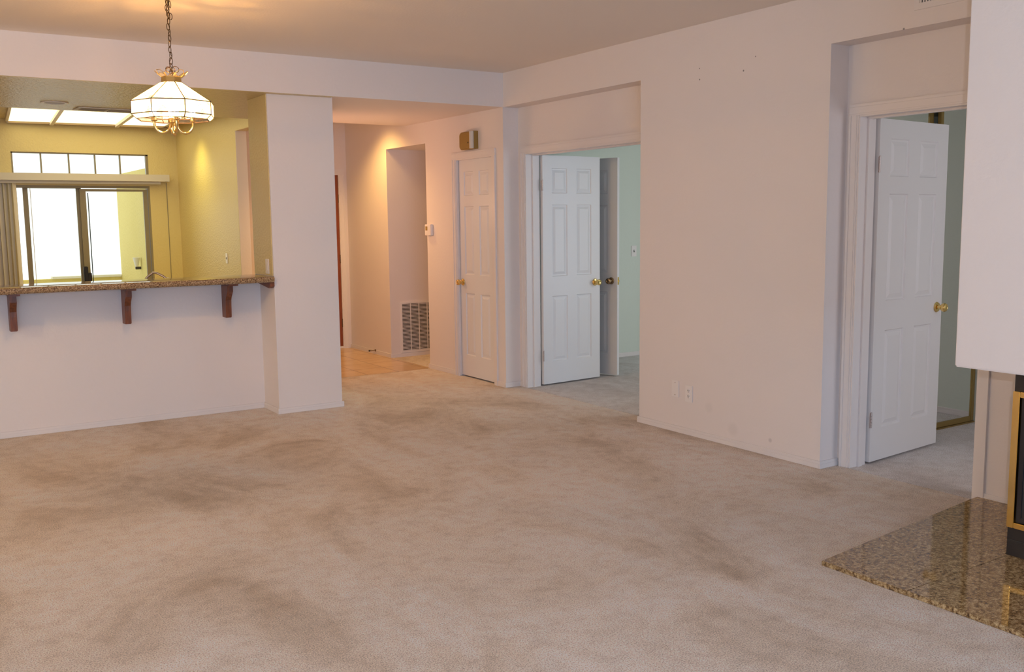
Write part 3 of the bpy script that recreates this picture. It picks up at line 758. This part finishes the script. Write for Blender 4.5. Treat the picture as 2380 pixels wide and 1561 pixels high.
# ------------------------------------------------------------------ chandelier
CX, CY = 1.392, 5.567
r = empty('chandelier', (CX, CY, 0)); tag(r, 'lit chandelier with clear glass panes and brass arms, hanging by a chain', 'chandelier')
A0 = rad(-14) - pi/2    # camera-facing direction of the octagon
V8 = [A0 + rad(a) for a in (16, 61, 106, 151, 196, 241, 286, 331)]
def ring8(R_, z): return [Vector((R_*cos(a), R_*sin(a), z)) for a in V8]
LV = [(.056, 2.262), (.224, 2.152), (.224, 2.083), (.198, 2.060)]
for (ra_, za_), (rb_, zb_), nm in ((LV[0], LV[1], 'upper_pane'), (LV[1], LV[2], 'side_pane'), (LV[2], LV[3], 'skirt_pane')):
    A, B = ring8(ra_, za_), ring8(rb_, zb_)
    for i in range(8):
        j = (i+1) % 8; bm = BM()
        q4 = [A[i], A[j], B[j], B[i]]; c = sum(q4, Vector())/4
        nrm = (A[j]-A[i]).cross(B[i]-A[i])
        if nrm.length < 1e-9: nrm = Vector((0, 0, 1))
        nrm.normalize()
        if nrm.dot(Vector((c.x, c.y, .05))) < 0: nrm = -nrm
        o_ = [v*.995 + c*.005 for v in q4]; n_ = [v*.86 + c*.14 + nrm*.003 for v in q4]
        ov = [bm.verts.new(v) for v in o_]; nv = [bm.verts.new(v) for v in n_]
        for k in range(4): bm.faces.new((ov[k], ov[(k+1) % 4], nv[(k+1) % 4], nv[k]))
        bm.faces.new(nv)
        obj(nm, bm, M['lampglass'], r)
bm = BM()
rings = [ring8(a, z) for a, z in LV]
for rg in rings:
    for i in range(8): tube(bm, [rg[i], rg[(i+1) % 8]], .0028, 6)
for a_, b_ in zip(rings, rings[1:]):
    for i in range(8): tube(bm, [a_[i], b_[i]], .0028, 6)
obj('came', bm, M['came'], r)
# crown
bm = BM(); A, B = ring8(.058, 2.260), ring8(.055, 2.290); C_, D_ = ring8(.053, 2.260), ring8(.050, 2.290)
va = [[bm.verts.new(v) for v in x] for x in (A, B, D_, C_)]
for i in range(8):
    j = (i+1) % 8
    for k in range(4): bm.faces.new((va[k][i], va[k][j], va[(k+1) % 4][j], va[(k+1) % 4][i]))
obj('crown_band', bm, M['brass'], r)
for i in range(8):
    j = (i+1) % 8; a, b = ring8(.056, 2.291)[i], ring8(.056, 2.291)[j]; mid = (a+b)/2; t = (b-a); out = Vector((mid.x, mid.y, 0)).normalized()
    def pp(u, h, o): return mid + t*u + out*o + Vector((0, 0, h))
    ps = [pp(-.42, 0, 0), pp(-.62, .016, .018), pp(-.30, .032, .034), pp(.30, .032, .034), pp(.62, .016, .018), pp(.42, 0, 0)]
    bm = BM(); tube(bm, ps, .0018, 6, closed=True); pet = obj('crown_petal', bm, M['brass'], r)
    bm = BM(); bm.faces.new([bm.verts.new(v) for v in ps]); obj('petal_glass', bm, M['pane'], pet)
bm = BM(); bx(bm, -.05, .05, -.004, .004, 2.272, 2.278); bx(bm, -.004, .004, -.05, .05, 2.272, 2.278); obj('spider', bm, M['brass'], r)
bm = BM(); tube(bm, [(0, 0, 2.276), (0, 0, 2.04)], .005, 10); obj('centre_rod', bm, M['brass'], r, True)
bm = BM(); lathe(bm, [(0, 2.070), (.020, 2.070), (.030, 2.060), (.030, 2.045), (.018, 2.036), (.012, 2.02), (.016, 2.008), (.010, 1.99), (.012, 1.982), (.006, 1.972), (0, 1.968)], 20); obj('hub', bm, M['brass'], r, True)
for k in range(4):
    a = A0 + rad(90*k + 8); u = Vector((cos(a), sin(a), 0))
    bm = BM(); n_ = 13
    P = [u*(.018 + .0425*(1-cos(pi*i/(n_-1)))) + Vector((0, 0, 2.040 - .052*sin(pi*i/(n_-1)))) for i in range(n_)] + [u*.103 + Vector((0, 0, 2.052))]
    tube(bm, P, .0070, 10); arm = obj('lamp_arm', bm, M['brass'], r, True)
    mt = Matrix.Translation(u*.103)
    bm = BM(); lathe(bm, [(0, 2.048), (.008, 2.048), (.018, 2.054), (.018, 2.058), (.012, 2.060), (.012, 2.068), (.019, 2.070), (.019, 2.076), (.010, 2.077), (.010, 2.080), (0, 2.080)], 16, mt); obj('socket_cup', bm, M['brass'], arm, True)
    bm = BM(); lathe(bm, [(0, 2.0805), (.008, 2.0805), (.012, 2.092), (.015, 2.105), (.011, 2.122), (.004, 2.137), (0, 2.140)], 14, mt); obj('bulb', bm, M['bulb'], arm, True)
    p = u*.103
    lt = point('bulb_light', (CX+p.x, CY+p.y, 2.150), 8.0, (1.0, 0.50, 0.12), .008)
# chain
bm = BM(); z = 2.300; i = 0
jit = random.Random(3)
while z < 2.71:
    a = (i % 2)*pi/2 + .5 + jit.uniform(-.25, .25); u = Vector((cos(a), sin(a), 0)); off = Vector((jit.uniform(-.003, .003), jit.uniform(-.003, .003), 0))
    pts = []
    for k in range(16):
        th = 2*pi*k/16; pts.append(off + u*(.0095*sin(th)) + Vector((0, 0, z + .017 - .019*cos(th))))
    tube(bm, pts, .0020, 6, closed=True); z += .0305; i += 1
# surplus links bunched near the top
for k in range(5):
    a = k*1.3; u = Vector((cos(a), sin(a), 0)); zz = 2.60 + k*.021
    tube(bm, [Vector((.012*cos(k*2), .012*sin(k*2), 0)) + u*(.009*sin(t)) + Vector((0, 0, zz+.017 - .018*cos(t))) for t in [2*pi*q/14 for q in range(14)]], .002, 6, closed=True)
obj('chain', bm, M['chain'], r, True)
bm = BM(); tube(bm, [(.006*sin(i*.9), .006*cos(i*1.1), 2.31 + i*.0105) for i in range(39)], .0016, 6)
obj('lamp_cord', bm, M['chain'], r, True)
bm = BM()
for a, s in ((A0+1.2, 1), (A0+2.6, .9), (A0-.9, .8), (A0-2.1, .7)):
    u = Vector((cos(a), sin(a), 0))
    tube(bm, [u*(.022*s*(1-cos(t))) + Vector((0, 0, 2.325 + .018*s*sin(t) + .006)) for t in [2*pi*q/18 for q in range(18)]], .0019, 6, closed=True)
obj('cord_loop', bm, M['chain'], r, True)
bm = BM(); lathe(bm, [(0, 2.700), (.012, 2.702), (.030, 2.716), (.062, 2.726), (.064, 2.7345), (0, 2.7345)], 24); obj('ceiling_canopy', bm, M['oldbrass'], r, True)
